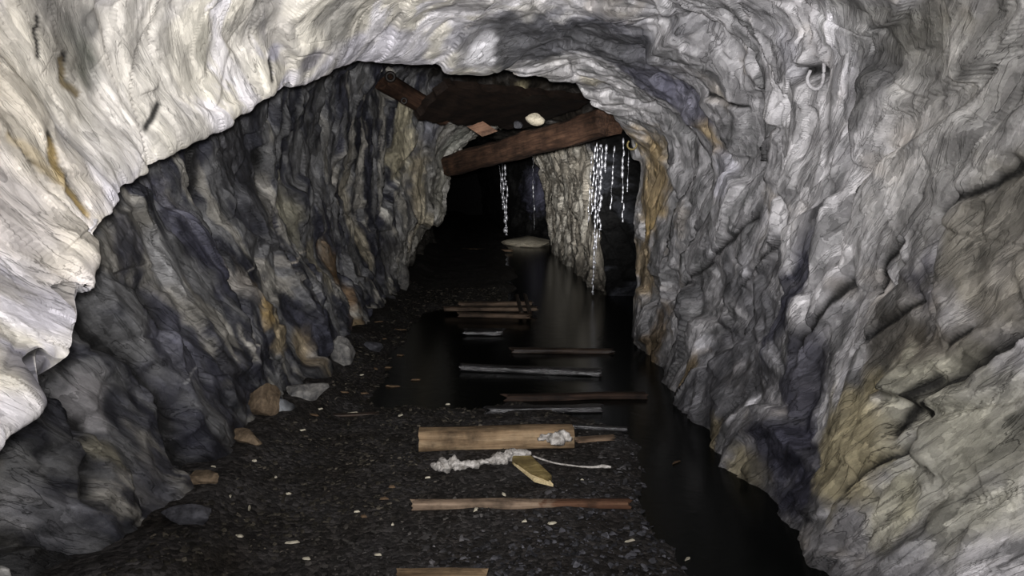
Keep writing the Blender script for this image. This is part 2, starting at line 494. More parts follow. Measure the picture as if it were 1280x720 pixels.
# ---------------------------------------------------------------- rock colours
def lerp(a, b, t):
    return a + (b - a) * t[:, None]
def c3(*c): return np.array(c, float)[None, :]

n = len(V0)
GREY = c3(.39, .382, .388); PALE = c3(.58, .565, .57); SLATE = c3(.055, .056, .066); MID = c3(.17, .17, .17)
CREAM = c3(.60, .57, .49); LILAC = c3(.55, .535, .57); OCHRE = c3(.40, .31, .17); WHITE = c3(.68, .66, .67)

st1 = fbm(FW * np.array([1.6, 0.9, 4.2]) + 60, 4, 0.55)
st2 = fbm(FW * np.array([2.6, 1.4, 6.5]) + 90, 4, 0.6)
bl1 = fbm(V0 * 1.6 + 70, 3)
bl2 = fbm(V0 * 3.1 + 120, 3)
# right wall and general: pale grey rock with slate streaks
col = np.repeat(GREY, n, 0)
col = lerp(col, PALE, sstep(0.05, 0.5, st1 + 0.3 * bl1) * 0.75)
col = lerp(col, MID, sstep(0.12, 0.5, -st2 - 0.2 * bl2) * 0.8)
col = lerp(col, OCHRE * 1.05, sstep(0.35, 0.8, bl2 + 0.3 * st2) * 0.22)
wet = np.full(n, 0.25)

# left wall behind the brow: dark slate with pale patches
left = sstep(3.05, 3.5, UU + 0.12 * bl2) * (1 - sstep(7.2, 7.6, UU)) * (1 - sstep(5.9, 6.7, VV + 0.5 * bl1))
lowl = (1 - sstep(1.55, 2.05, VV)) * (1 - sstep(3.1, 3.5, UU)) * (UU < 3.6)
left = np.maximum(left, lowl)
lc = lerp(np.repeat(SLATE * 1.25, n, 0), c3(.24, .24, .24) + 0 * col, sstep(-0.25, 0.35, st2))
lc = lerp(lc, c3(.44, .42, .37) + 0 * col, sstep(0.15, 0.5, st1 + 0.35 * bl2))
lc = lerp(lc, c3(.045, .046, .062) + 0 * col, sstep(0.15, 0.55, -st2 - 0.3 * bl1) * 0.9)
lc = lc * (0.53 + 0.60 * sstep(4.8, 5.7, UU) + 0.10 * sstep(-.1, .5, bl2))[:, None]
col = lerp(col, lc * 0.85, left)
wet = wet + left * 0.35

# bright brow, whitish with calcite
bw = sstep(0.3, 1.0, UU) * (1 - sstep(3.02, 3.16, UU + 0.03 * bl2)) * sstep(1.7, 2.3, VV) * (1 - sstep(7.0, 9.2, VV + 0.6 * bl1))
bc = lerp(np.repeat(CREAM, n, 0), LILAC + 0 * col, sstep(-0.15, 0.3, bl1 + 0.3 * bl2))
bc = lerp(bc, WHITE + 0 * col, sstep(0.2, 0.6, st2))
bc = lerp(bc, c3(.42, .40, .37) + 0 * col, sstep(0.15, 0.6, -st1 - 0.35 * bl2) * 0.8)
col = lerp(col, bc, bw)
wet = wet * (1 - bw)

# roof void above the timbers, wet side recess: shade put into the colour
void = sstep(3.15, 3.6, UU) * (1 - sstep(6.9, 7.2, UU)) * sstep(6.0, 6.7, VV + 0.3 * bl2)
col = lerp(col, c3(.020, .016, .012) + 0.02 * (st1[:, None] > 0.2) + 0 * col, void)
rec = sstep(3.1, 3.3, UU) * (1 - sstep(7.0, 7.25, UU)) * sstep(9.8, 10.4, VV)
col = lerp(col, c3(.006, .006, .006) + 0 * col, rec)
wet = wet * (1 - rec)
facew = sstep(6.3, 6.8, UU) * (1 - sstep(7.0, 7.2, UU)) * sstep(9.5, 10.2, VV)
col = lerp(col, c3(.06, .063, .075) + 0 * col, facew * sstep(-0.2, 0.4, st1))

# second arch and the pale wall beyond it
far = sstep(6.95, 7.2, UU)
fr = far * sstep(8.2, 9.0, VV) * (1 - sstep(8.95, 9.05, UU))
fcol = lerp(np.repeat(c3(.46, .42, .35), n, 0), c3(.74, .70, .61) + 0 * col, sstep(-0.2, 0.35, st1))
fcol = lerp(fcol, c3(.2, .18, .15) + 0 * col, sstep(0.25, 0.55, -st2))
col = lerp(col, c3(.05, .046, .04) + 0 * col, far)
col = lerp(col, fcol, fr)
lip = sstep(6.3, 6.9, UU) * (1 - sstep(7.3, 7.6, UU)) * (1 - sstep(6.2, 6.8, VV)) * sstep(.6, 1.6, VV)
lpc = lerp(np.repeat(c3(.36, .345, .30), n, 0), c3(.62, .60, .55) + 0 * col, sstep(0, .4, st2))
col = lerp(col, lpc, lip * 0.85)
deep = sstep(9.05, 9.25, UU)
col = lerp(col, c3(.008, .0078, .0075) + 0.02 * sstep(0, .5, st1)[:, None] + 0 * col, deep)  # low light of the far gallery painted in as near-black rock

bumpy = 0.95 - 0.28 * bw

# darker foot of the walls
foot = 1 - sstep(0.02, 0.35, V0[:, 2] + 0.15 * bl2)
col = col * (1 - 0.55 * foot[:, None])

# patches: (px, py, length along the layers, thickness, colour, strength)
SL = (.038, .038, .055); DG = (.085, .085, .09); TN = (.50, .44, .28); OC = (.44, .31, .13); WH = (.80, .79, .82); LV = (.58, .575, .63); BR = (.16, .10, .05)
patches = [
    # right wall
    (930, 440, .75, .36, (.10, .10, .11), .75), (880, 480, .5, .25, (.09, .09, .10), .65), (1000, 580, .4, .2, (.05, .05, .065), .65), (1150, 390, .5, .2, (.15, .14, .12), .6), (960, 560, .4, .2, (.09, .09, .10), .6),
    (1000, 350, .42, .07, SL, .95), (985, 390, .45, .09, SL, .9), (1000, 470, .35, .10, SL, .85), (985, 560, .35, .12, SL, .9), (1000, 610, .28, .13, SL, .95),
    (960, 320, .22, .06, DG, .8), (900, 350, .35, .07, DG, .8), (860, 400, .5, .12, DG, .75), (910, 520, .3, .12, DG, .7), (940, 480, .3, .1, DG, .6),
    (1150, 320, .22, .12, SL, .75), (1120, 425, .25, .12, (.07, .065, .055), .9), (1170, 440, .3, .08, (.14, .125, .10), .8), (1075, 560, .20, .16, TN, .95), (1050, 540, .16, .12, TN, .9), (1085, 525, .14, .10, TN, .8), (1100, 530, .12, .08, TN, .7), (1020, 520, .12, .07, WH, .55),
    (1050, 490, .08, .05, WH, .75), (880, 430, .16, .04, WH, .8), (885, 455, .1, .05, WH, .8), (868, 480, .12, .04, WH, .6), (940, 500, .10, .03, WH, .8), (935, 525, .06, .03, WH, .7), (1125, 310, .05, .035, WH, .8), (1100, 345, .08, .03, WH, .6), (975, 445, .1, .04, WH, .5), (900, 380, .12, .03, WH, .6), (920, 330, .2, .04, WH, .5), (890, 300, .2, .04, WH, .5),
    (815, 250, .6, .25, OC, .75), (805, 330, .6, .2, OC, .6), (815, 430, .5, .15, (.22, .15, .07), .7), (850, 500, .3, .08, (.33, .24, .12), .7), (890, 570, .25, .09, (.30, .25, .15), .7), (930, 600, .2, .1, (.24, .21, .13), .7),
    (890, 170, .13, .09, OC, .65), (905, 215, .14, .12, LV, .75), (860, 120, .3, .1, (.12, .12, .17), .7), (800, 70, .4, .14, (.10, .10, .13), .75),
    (990, 65, .16, .06, LV, .4), (1050, 55, .2, .08, WH, .55), (1030, 40, .12, .06, WH, .5), (1130, 50, .3, .14, (.2, .2, .17), .5), (1200, 40, .3, .15, (.21, .20, .16), .55), (1090, 95, .10, .06, DG, .6), (1260, 50, .3, .12, (.22, .21, .17), .5), (1150, 95, .08, .04, DG, .5), (870, 30, .16, .07, DG, .6), (950, 20, .2, .07, DG, .35),
    (1120, 190, .1, .07, OC, .35), (1220, 165, .5, .25, (.46, .45, .425), .75), (1000, 220, .5, .25, (.46, .45, .45), .6), (1100, 250, .4, .2, (.45, .44, .43), .5), (1180, 560, .35, .2, (.38, .37, .29), .7), (1240, 520, .3, .2, (.36, .35, .28), .6), (1250, 330, .4, .14, (.24, .22, .17), .7), (1110, 640, .15, .08, (.42, .40, .28), .6),
    # roof brow
    (60, 60, .5, .25, (.40, .375, .325), .75), (20, 210, .4, .2, (.45, .41, .35), .7), (170, 70, .35, .16, (.46, .44, .39), .6), (110, 150, .3, .14, (.48, .46, .42), .5), (300, 60, .2, .1, (.5, .48, .44), .5),
    (610, 35, .4, .14, (.12, .12, .135), .8), (680, 40, .5, .16, (.07, .072, .085), .9), (750, 45, .5, .16, (.07, .072, .09), .85), (810, 85, .4, .14, (.11, .11, .14), .7),
    (640, 50, .30, .12, DG, .85), (720, 45, .35, .14, DG, .9), (770, 55, .3, .14, DG, .8), (600, 35, .15, .06, DG, .6), (820, 95, .25, .1, (.13, .13, .17), .7), (650, 110, .15, .06, TN, .4), (740, 105, .12, .06, TN, .4),
    (600, 65, .25, .04, WH, .5), (420, 20, .2, .06, (.16, .16, .16), .6), (340, 3, .25, .05, (.16, .155, .15), .7), (255, 45, .15, .05, (.25, .24, .2), .7), (98, 62, .16, .045, (.07, .075, .06), .95), (110, 30, .08, .03, (.05, .05, .05), .9), (80, 20, .15, .1, (.34, .33, .3), .5),
    (352, 70, .05, .035, (.33, .325, .38), .8), (385, 75, .07, .05, (.25, .24, .26), .9), (230, 90, .12, .05, (.4, .38, .33), .6), (150, 140, .14, .05, (.45, .43, .40), .5), (40, 80, .2, .1, (.46, .43, .36), .6), (20, 160, .2, .1, (.48, .44, .36), .6),
    # left wall
    (320, 390, .16, .10, OC, .75), (345, 420, .2, .09, (.40, .32, .19), .7), (380, 440, .2, .07, (.36, .28, .16), .6), (300, 360, .12, .08, (.34, .31, .27), .7), (370, 290, .35, .10, (.38, .36, .27), .8), (400, 330, .3, .08, (.33, .30, .22), .7),
    (215, 330, .25, .06, (.26, .26, .26), .8), (165, 300, .2, .1, (.045, .045, .055), .8), (440, 260, .6, .09, (.50, .46, .36), .85), (455, 300, .4, .08, (.42, .37, .26), .7), (430, 360, .5, .08, (.20, .12, .05), .8), (455, 420, .5, .10, (.14, .08, .035), .8), (445, 400, .3, .05, (.33, .24, .12), .6),
    (500, 160, .7, .10, (.56, .51, .36), .9), (510, 185, .5, .09, (.54, .49, .35), .8), (525, 260, .9, .14, (.46, .40, .28), .8), (475, 250, .5, .05, (.5, .49, .45), .7), (300, 215, .7, .16, (.05, .05, .055), .75), (250, 300, .5, .1, (.05, .05, .07), .8), (230, 420, .4, .13, (.05, .05, .065), .85), (400, 180, .6, .1, (.07, .07, .07), .7),
    (120, 500, .14, .06, (.26, .25, .25), .8), (60, 470, .1, .06, (.06, .06, .09), .8), (140, 570, .2, .04, (.30, .28, .21), .8), (40, 570, .2, .05, (.24, .24, .23), .7), (200, 480, .2, .05, (.05, .05, .06), .8), (15, 560, .05, .05, (.5, .45, .35), .7), (10, 680, .12, .1, (.5, .49, .46), .8), (340, 500, .15, .1, (.19, .2, .21), .6), (430, 450, .12, .06, (.30, .31, .28), .7),
    (90, 640, .25, .08, (.16, .16, .17), .7), (190, 600, .2, .1, (.055, .055, .065), .7), (265, 620, .12, .05, (.22, .16, .09), .6), (560, 230, .6, .2, (.34, .33, .28), .7), (528, 278, .6, .10, (.60, .54, .41), .9), (515, 300, .3, .08, (.5, .45, .35), .7), (500, 345, .3, .10, (.42, .42, .40), .8), (575, 190, .4, .08, (.55, .54, .49), .8), (410, 150, .5, .05, (.3, .3, .29), .6), (345, 330, .10, .03, (.4, .38, .34), .7), (285, 350, .12, .05, (.30, .28, .25), .8), (545, 150, .4, .1, (.16, .165, .20), .7), (570, 180, .5, .12, (.40, .41, .36), .7),
    (672, 240, .8, .3, (.11, .11, .16), .9), (655, 230, .6, .2, (.05, .05, .07), .8),
]
edge_n = fbm(V0 * 6 + 200, 3)
edge_m = fbm(V0 * 2.2 + 230, 2)
for (px, py, a, b, c, s) in patches:
    k = pick(px, py)
    if k is None: continue
    b *= 1.55; a *= 1.1
    ix = np.where((np.abs(V0 - V0[k]) < 2.0 * max(a, b)).all(1))[0]
    d = FW[ix] - FW[k]
    Q = np.sqrt((d[:, 0] / (b * 1.3)) ** 2 + (d[:, 1] / a) ** 2 + (d[:, 2] / b) ** 2)
    m = 1 - sstep(0.55, 1.25, Q + 0.34 * edge_n[ix] + 0.22 * edge_m[ix])
    same = 1.0 - ((UU[ix] > 3.08) != (UU[k] > 3.08)) * 1.0       # do not leak across the brow
    w = m * s * same
    var = 1 + 0.45 * st2[ix][:, None]
    col[ix] = lerp(col[ix], np.clip(np.array(c)[None, :] * var, 0.01, 0.95), w)

# open joints in the rock: polylines, half width in metres, depth
cracks = [
    ([(1280, 405), (1215, 455), (1170, 490), (1150, 520), (1125, 560), (1090, 590), (1060, 615), (1045, 640)], .014, .05),
    ([(1170, 470), (1140, 505), (1115, 545)], .010, .03),
    ([(1280, 210), (1235, 240), (1205, 245), (1170, 268)], .010, .03),
    ([(1050, 350), (1030, 390), (1005, 425), (995, 450)], .009, .03),
    ([(985, 340), (965, 380), (950, 420)], .006, .02),
    ([(930, 270), (905, 300), (880, 330), (850, 370), (828, 410)], .010, .03),
    ([(960, 300), (915, 360)], .006, .02), ([(1120, 300), (1090, 330), (1075, 370)], .006, .02), ([(1150, 375), (1100, 405), (1060, 440)], .007, .025),
    ([(1030, 470), (1010, 510), (1005, 560)], .010, .03), ([(1215, 410), (1190, 430)], .006, .02),
    ([(1000, 90), (1015, 90)], .016, .08), ([(1100, 190), (1085, 215), (1060, 260)], .005, .02), ([(870, 80), (895, 110), (930, 135)], .006, .02),
    ([(80, 70), (80, 100), (100, 120)], .007, .02), ([(40, 20), (42, 70)], .005, .015), ([(50, 170), (62, 200), (85, 230), (110, 262)], .009, .02), ([(0, 172), (40, 200), (75, 225)], .005, .015),
    ([(200, 130), (185, 160)], .006, .02), ([(345, 80), (345, 100)], .008, .03),
    ([(110, 370), (140, 410), (175, 440), (200, 470), (225, 510), (235, 550), (270, 590)], .016, .05),
    ([(70, 475), (100, 510), (130, 535)], .012, .04), ([(0, 590), (25, 640), (60, 680), (110, 705)], .022, .07), ([(95, 530), (115, 570), (118, 610)], .010, .03),
    ([(245, 190), (260, 260), (275, 310)], .012, .03), ([(350, 250), (385, 330), (410, 390)], .014, .03), ([(425, 330), (440, 390), (455, 430)], .02, .05), ([(475, 330), (490, 380)], .02, .04), ([(330, 190), (335, 240)], .01, .03),
    ([(0, 620), (40, 700)], .02, .06), ([(200, 360), (240, 420), (262, 470)], .010, .03),
]
stain = [([(52, 180), (68, 212), (95, 245), (115, 265)], .02, (.26, .19, .08), .8), ([(78, 75), (82, 105), (100, 118)], .014, (.14, .11, .06), .8), ([(0, 175), (40, 195), (80, 230)], .02, (.55, .45, .28), .6), ([(300, 350), (315, 325)], .008, (.5, .47, .42), .7), ([(355, 330), (390, 310)], .01, (.55, .5, .42), .7), ([(230, 480), (248, 455)], .008, (.3, .3, .3), .7)]

def polyline3(pts):
    out = []
    for a, b in zip(pts[:-1], pts[1:]):
        m = max(2, int(math.hypot(b[0] - a[0], b[1] - a[1]) / 9))
        for i in range(m):
            t = i / m
            out.append((a[0] + (b[0] - a[0]) * t, a[1] + (b[1] - a[1]) * t))
    out.append(pts[-1])
    return [V0[pick(*q)] for q in out]

def seg_dist(V, pts, w):
    pts = np.array(pts)
    lo, hi = pts.min(0) - w * 5, pts.max(0) + w * 5
    idx = np.where(((V > lo) & (V < hi)).all(1))[0]
    D = np.full(len(idx), 9.0)
    W = V[idx] + 0.006 * np.stack([edge_n[idx], -edge_n[idx], edge_m[idx]], 1)
    for a, b in zip(pts[:-1], pts[1:]):
        ab = b - a
        L = ab @ ab
        if L < 1e-10 or L > 0.25: continue
        t = np.clip((W - a) @ ab / L, 0, 1)
        D = np.minimum(D, np.linalg.norm(W - a - t[:, None] * ab, axis=1))
    return idx, D

for pts, w, dep in cracks:
    lf = pts[0][0] < 500 and pts[0][1] > 180
    w *= 2.4 if lf else 1.3; dep *= 2.3 if lf else 1.3  # left joints widened so their black takes in the ledge shadow
    if pts[0][0] < 500 and not lf: dep *= 0.35
    idx, D = seg_dist(V0, polyline3(pts), w)
    wv = 1.55 * w * (0.7 + 0.6 * np.clip(bl2[idx] + 0.5, 0, 1))
    m = 1 - sstep(0.35, 1.3, D / wv)
    disp[idx] -= dep * (1 - sstep(0.2, 2.2, D / wv))
    col[idx] = lerp(col[idx], c3(.010, .0098, .0095) + 0 * col[idx], m * 0.96)
for pts, w, c, s in stain:
    idx, D = seg_dist(V0, polyline3(pts), w)
    m = 1 - sstep(0.4, 1.3, D / w)
    col[idx] = lerp(col[idx], np.array(c)[None, :] + 0 * col[idx], m * s)

V1 = V0 + NN * disp[:, None]
GN = grid_normals(V1.reshape(NU, NV, 3))
if (GN * N).sum() < 0: GN = -GN
VN = GN.reshape(-1, 3)

def rock_piece(name, va, vb, ua=0, ub=NU - 1):
    nu, nv = ub - ua + 1, vb - va + 1
    ids = (np.arange(ua, ub + 1)[:, None] * NV + np.arange(va, vb + 1)[None, :]).reshape(-1)
    verts = V1[ids]
    a = (np.arange(nu - 1)[:, None] * nv + np.arange(nv - 1)[None, :]).reshape(-1)
    quads = np.stack([a, a + 1, a + nv + 1, a + nv], 1)
    p = verts[quads[len(quads) // 2]]
    fn = np.cross(p[1] - p[0], p[3] - p[0])
    if fn @ VN[ids][quads[len(quads) // 2][0]] < 0: quads = quads[:, ::-1]
    me = bpy.data.meshes.new(name)
    me.vertices.add(len(verts))
    me.vertices.foreach_set('co', verts.astype(np.float32).ravel())
    me.loops.add(quads.size)
    me.loops.foreach_set('vertex_index', quads.astype(np.int32).ravel())
    me.polygons.add(len(quads))
    me.polygons.foreach_set('loop_start', np.arange(0, quads.size, 4, dtype=np.int32))
    me.polygons.foreach_set('use_smooth', np.ones(len(quads), bool))
    me.update(calc_edges=True)
    at = me.attributes.new('rock_colour', 'FLOAT_COLOR', 'POINT')
    at.data.foreach_set('color', np.concatenate([np.clip(col[ids], 0.004, 0.95), bumpy[ids][:, None]], 1).astype(np.float32).ravel())
    aw = me.attributes.new('rock_wet', 'FLOAT', 'POINT')
    aw.data.foreach_set('value', wet[ids].astype(np.float32))
    me.normals_split_custom_set_from_vertices(VN[ids].tolist())
    me.materials.append(M['rock'])
    o = bpy.data.objects.new(name, me)
    C.objects.link(o)
    return tag(o, kind='structure')

S = NV - 1
c1, c2 = int(S * 5.6 / 14), int(S * 9.6 / 14)
tag(rock_piece('wall_left', 0, c1), 'dark slate wall of the mine tunnel on the side of the white bulge', 'wall')
tag(rock_piece('ceiling', c1, c2), 'pale rock roof of the mine tunnel with dark hollow above the timbers', 'ceiling')
tag(rock_piece('wall_right', c2, S), 'grey streaked rock wall of the mine tunnel beside the black water', 'wall')

# end of the tunnel, painted near-black in place of darkness
end = V1.reshape(NU, NV, 3)[-1][::10]
ev = [tuple(p) for p in end]
o = mesh_obj('wall_back', ev, [tuple(range(len(ev)))], M['end_dark'], smooth=False)
tag(o, 'black end of the mine tunnel beyond the last falling water', 'wall', kind='structure')

# ---------------------------------------------------------------- floor
fx = np.linspace(-3.4, 3.4, 170)
fy = np.concatenate([np.linspace(-1.4, 2.4, 20), np.linspace(2.45, 8, 220), np.linspace(8.05, 24, 160), np.linspace(24.3, 36, 20)])
FX, FY = np.meshgrid(fx, fy)
fp = np.stack([FX.ravel(), FY.ravel(), np.zeros(FX.size)], 1)

def floor_z(x, y):
    x = np.atleast_1d(np.asarray(x, float)); y = np.atleast_1d(np.asarray(y, float))
    q = np.stack([x, y, 0 * x], 1)
    z = 0.025 * fbm(q * 1.6 + 50, 3) + 0.012 * perlin(q * 9) - 0.005
    edge = 0.72 - 0.55 * sstep(4.6, 6.2, y) + 0.25 * perlin(q * 0.9 + 7)
    ditch = sstep(0.0, 0.45, x - edge)
    z = z + 0.05 * sstep(10.5, 12, y) * (1 - sstep(.2, .7, x))
    z = z - 0.16 * ditch
    wetmid = sstep(5.3, 6.2, y) * (1 - sstep(9.4, 10.5, y)) * sstep(-1.05, -.65, x)
    z = z - 0.085 * wetmid * (1 - ditch)
    z = z + 0.16 * (1 - sstep(0.0, 0.45, x + 1.38 + 0.1 * perlin(q * 2.0))) 
    return z
fz = floor_z(fp[:, 0], fp[:, 1])
fp[:, 2] = fz
nx = len(fx)
a = (np.arange(len(fy) - 1)[:, None] * nx + np.arange(nx - 1)[None, :]).reshape(-1)
o = mesh_obj('floor', fp, np.stack([a, a + 1, a + nx + 1, a + nx], 1).tolist(), M['floor'])
tag(o, 'dark wet gravel floor of the mine tunnel', 'floor', kind='structure')

wx = [(-.9, 1.0), (3.3, 1.0), (3.3, 23), (-1.0, 23)]
WZ = -0.035
wv, wf = [], []
nxw, nyw = 24, 80
for j in range(nyw + 1):
    y = 1.0 + 22 * j / nyw
    for i in range(nxw + 1):
        wv.append((-1.1 + 4.35 * i / nxw, y, WZ))
for j in range(nyw):
    for i in range(nxw):
        b = j * (nxw + 1) + i
        wf.append((b, b + 1, b + nxw + 2, b + nxw + 1))
o = mesh_obj('standing_water', wv, wf, M['water'])
tag(o, 'black still water lying along the foot of the grey streaked wall', 'water', kind='stuff')

def ground(x, y):
    return max(float(floor_z(x, y)[0]), WZ)

# ---------------------------------------------------------------- gravel
def shard(rng, sx, sy, sz, k=7):
    """a flat irregular chip: outline ring top and bottom"""
    vs = []
    an = np.sort(rng.random(k)) * 2 * math.pi
    rr = 0.6 + 0.5 * rng.random(k)
    for (z, s) in ((-0.5, 1.0), (0.5, 0.72)):
        for t, r in zip(an, rr):
            vs.append((math.cos(t) * r * s * sx, math.sin(t) * r * s * sy, (z + 0.35 * rng.random()) * sz))
    f = [tuple(reversed(range(k))), tuple(range(k, 2 * k))] + [(i, (i + 1) % k, k + (i + 1) % k, k + i) for i in range(k)]
    return np.array(vs), f

proto = [shard(RNG, 1, 0.6 + 0.3 * RNG.random(), 0.35, 6) for _ in range(14)]
def single_shard(name, px, py, sx, sy, sz, rot, mat, seed):
    rng = np.random.default_rng(seed)
    v, f = shard(rng, sx, sy, sz, 7)
    p = F(px, py)
    o = mesh_obj(name, v, f, mat, smooth=False)
    o.location = (p.x, p.y, ground(p.x, p.y) + sz * 0.5)
    o.rotation_euler = (rng.normal() * 0.06, rng.normal() * 0.06, rot)
    return o

chips = [(440, 513, .045, .012), (425, 470, .035, .014), (452, 472, .03, .012), (408, 502, .028, .013), (300, 687, .030, .010), (383, 697, .025, .012), (268, 622, .02, .012), (400, 524, .022, .018), (312, 648, .035, .008), (320, 601, .02, .012), (365, 679, .04, .012),
         (690, 654, .028, .012), (655, 653, .022, .01), (788, 676, .035, .014), (378, 552, .045, .012), (630, 615, .03, .012), (472, 690, .018, .01), (560, 500, .02, .01), (500, 521, .03, .014), (594, 640, .022, .012), (860, 690, .03, .008), (290, 645, .018, .01), (345, 610, .016, .008), (490, 655, .015, .01), (445, 640, .02, .008), (535, 595, .02, .01), (725, 600, .02, .008), (360, 625, .018, .009)]
for i, (px, py, sx, sy) in enumerate(chips):
    o = single_shard('stone_chip', px, py, sx, sy, 0.008, RNG.normal() * 0.5, M['chip_pale'], 100 + i)
    tag(o, 'small pale chip lying on the dark gravel floor', 'chip', 'pale chips on the gravel floor')
rust = [(470, 462, .07, .02), (490, 478, .09, .02), (455, 490, .06, .025), (500, 440, .05, .02), (480, 430, .06, .015), (430, 500, .05, .02), (390, 535, .06, .015), (485, 455, .05, .02), (520, 470, .05, .02), (480, 625, .03, .012), (455, 645, .025, .01), (490, 610, .03, .01), (845, 572, .05, .012), (500, 412, .1, .02), (470, 415, .09, .03)]
for i, (px, py, sx, sy) in enumerate(rust):
    o = single_shard('rust_flake', px, py, sx, sy, 0.010, RNG.normal() * 0.4, M['chip_brown'], 300 + i)
    tag(o, 'thin rust brown flake lying on the dark floor', 'flake', 'rust brown flakes on the floor')

# ---------------------------------------------------------------- stones
def stone(name, center, size, rot, mat, seed, cuts=15, sub=4):
    rng = np.random.default_rng(seed)
    bm = bmesh.new()
    bmesh.ops.create_icosphere(bm, subdivisions=sub, radius=1.0)
    V = np.array([v.co for v in bm.verts])
    for _ in range(cuts):
        d = rng.normal(size=3); d /= np.linalg.norm(d)
        h = 0.42 + 0.36 * rng.random()
        s = V @ d - h
        V = V - np.where(s > 0, s, 0)[:, None] * d * 0.95
    V = V * 1.3 * (1 + 0.08 * fbm(V * 1.6 + seed, 3)[:, None])
    for v, c in zip(bm.verts, V * np.array(size)): v.co = c
    me = bpy.data.meshes.new(name)
    bm.to_mesh(me); bm.free()
    me.polygons.foreach_set('use_smooth', [True] * len(me.polygons))
    me.materials.append(mat)
    me.set_sharp_from_angle(angle=math.radians(28))
    o = bpy.data.objects.new(name, me)
    o.location = center
    o.rotation_euler = rot
    C.objects.link(o)
    return o

def floor_stone(px, py, size, rot, mat, seed, label, lift=0.6, name='stone'):
    p = F(px, py)
    o = stone(name, (p.x, p.y, ground(p.x, p.y) + size[2] * lift), size, rot, mat, seed)
    return tag(o, label, 'stone')

floor_stone(326, 549, (.13, .12, .105), (.2, .3, .4), M['stone_brown'], 21, 'brown angular boulder at the foot of the dark slate wall')
floor_stone(308, 582, (.085, .06, .035), (.0, .18, -.35), M['stone_brown'], 22, 'flat tan stone just in front of the brown angular boulder')
floor_stone(289, 562, (.03, .03, .035), (.2, .1, .4), M['stone_pale'], 23, 'tiny pale stone wedged beside the brown boulder against the wall')
floor_stone(380, 520, (.14, .08, .06), (.1, .0, .5), M['stone_grey'], 24, 'low grey slab behind the brown angular boulder')
floor_stone(432, 470, (.09, .07, .13), (.1, -.25, .3), M['stone_grey'], 25, 'upright grey stone leaning on the slate wall above the rust flakes', .75)
floor_stone(503, 372, (.13, .10, .24), (.1, -.2, .2), M['stone_grey'], 26, 'tall pale grey wedge of rock at the foot of the far slate wall', .8)
floor_stone(240, 690, (.12, .08, .04), (.0, .1, .6), M['stone_dark'], 27, 'dark flat slab at the wall foot nearest the viewer')
floor_stone(255, 640, (.08, .05, .035), (.1, .1, .2), M['stone_brown'], 28, 'small brown stone between the dark flat slab and the wall')
floor_stone(466, 440, (.10, .08, .05), (.0, .1, .4), M['stone_dark'], 29, 'dark stone at the wall foot beside the rust flakes')
# low rock ledge under the far falls
p = F(662, 302)
o = stone('rock_ledge', (p.x, p.y, 0.02), (.62, 1.2, .14), (0, 0, .1), M['stone_pale'], 31, cuts=5)
tag(o, 'low pale rock ledge under the distant falling water', 'ledge')

# ---------------------------------------------------------------- timber
def timber(name, a, b, w, h, mat, seed, rough=0.06, square=0.7, taper=0.0, jag=0.03, lift=True, parent=None, roll=0.0, sag=0.0):
    """a hewn log from a to b (centres of its ends), local X along its length"""
    rng = np.random.default_rng(seed)
    a, b = Vector(a), Vector(b)
    L = (b - a).length
    ns, nr = max(10, int(L / 0.03)), 20
    ns = min(ns, 60)
    V = []
    for i in range(ns + 1):
        t = i / ns
        for j in range(nr):
            an = 2 * math.pi * j / nr
            c, s = math.cos(an), math.sin(an)
            k = (abs(c) ** (2 / (1 - square * 0.75)) + abs(s) ** (2 / (1 - square * 0.75))) ** (-(1 - square * 0.75) / 2)
            sc = 1 - taper * t
            V.append([(t - 0.5) * L, c * k * w / 2 * sc, s * k * h / 2 * sc])
    V = np.array(V)
    q = np.stack([V[:, 0] * 2.2, V[:, 1] * 14, V[:, 2] * 14], 1) + seed * 3.7
    r = rough * fbm(q, 3) + rough * 0.6 * perlin(V * 4 + seed)
    V[:, 1] *= 1 + r * 2.0
    V[:, 2] *= 1 + r * 2.0
    V[:, 2] += 0.25 * h * perlin(np.stack([V[:, 0] * 1.5 + seed, 0 * V[:, 0], 0 * V[:, 0]], 1)) * rough * 6
    V[:, 2] -= sag * (1 - (2 * V[:, 0] / L) ** 2)
    for e, sl in ((0, slice(0, nr)), (1, slice(ns * nr, ns * nr + nr))):
        V[sl, 0] += jag * rng.normal(size=nr) * (0.6 if e else 0.6)
    f = []
    for i in range(ns):
        for j in range(nr):
            p, q2 = i * nr + j, i * nr + (j + 1) % nr
            f.append((p, q2, q2 + nr, p + nr))
    vs = V.tolist()
    for e in (0, 1):
        base = 0 if e == 0 else ns * nr
        vs.append([float(V[base:base + nr, 0].mean()) + (0.3 * jag if e == 0 else -0.3 * jag), 0, float(V[base:base + nr, 2].mean())])
        k = len(vs) - 1
        for j in range(nr):
            t = (base + j, base + (j + 1) % nr, k)
            f.append(t[::-1] if e == 0 else t)
    o = mesh_obj(name, vs, f, mat)
    m = o.data
    d = (b - a).normalized()
    side = Vector((0, 0, 1)).cross(d)
    side = side.normalized() if side.length > 1e-4 else Vector((0, 1, 0))
    up = d.cross(side)
    R = Matrix((d, side, up)).transposed()
    if roll: R = R @ Matrix.Rotation(roll, 3, 'X')
    o.matrix_world = Matrix.Translation((a + b) / 2) @ R.to_4x4()
    o.data.set_sharp_from_angle(angle=math.radians(50))
    return o

def sleeper(xl, yl, xr, yr, w, h, mat, seed, label, top=None, **kw):
    """timber lying across the floor; the pixels mark the middle of its near edge"""
    z = h * 0.35 if top is None else top
    a, b = F(xl, yl, z), F(xr, yr, z)
    return tag(timber('railway_sleeper', a, b, w, h, mat, seed, **kw), label, 'sleeper', 'sleepers across the tunnel floor')

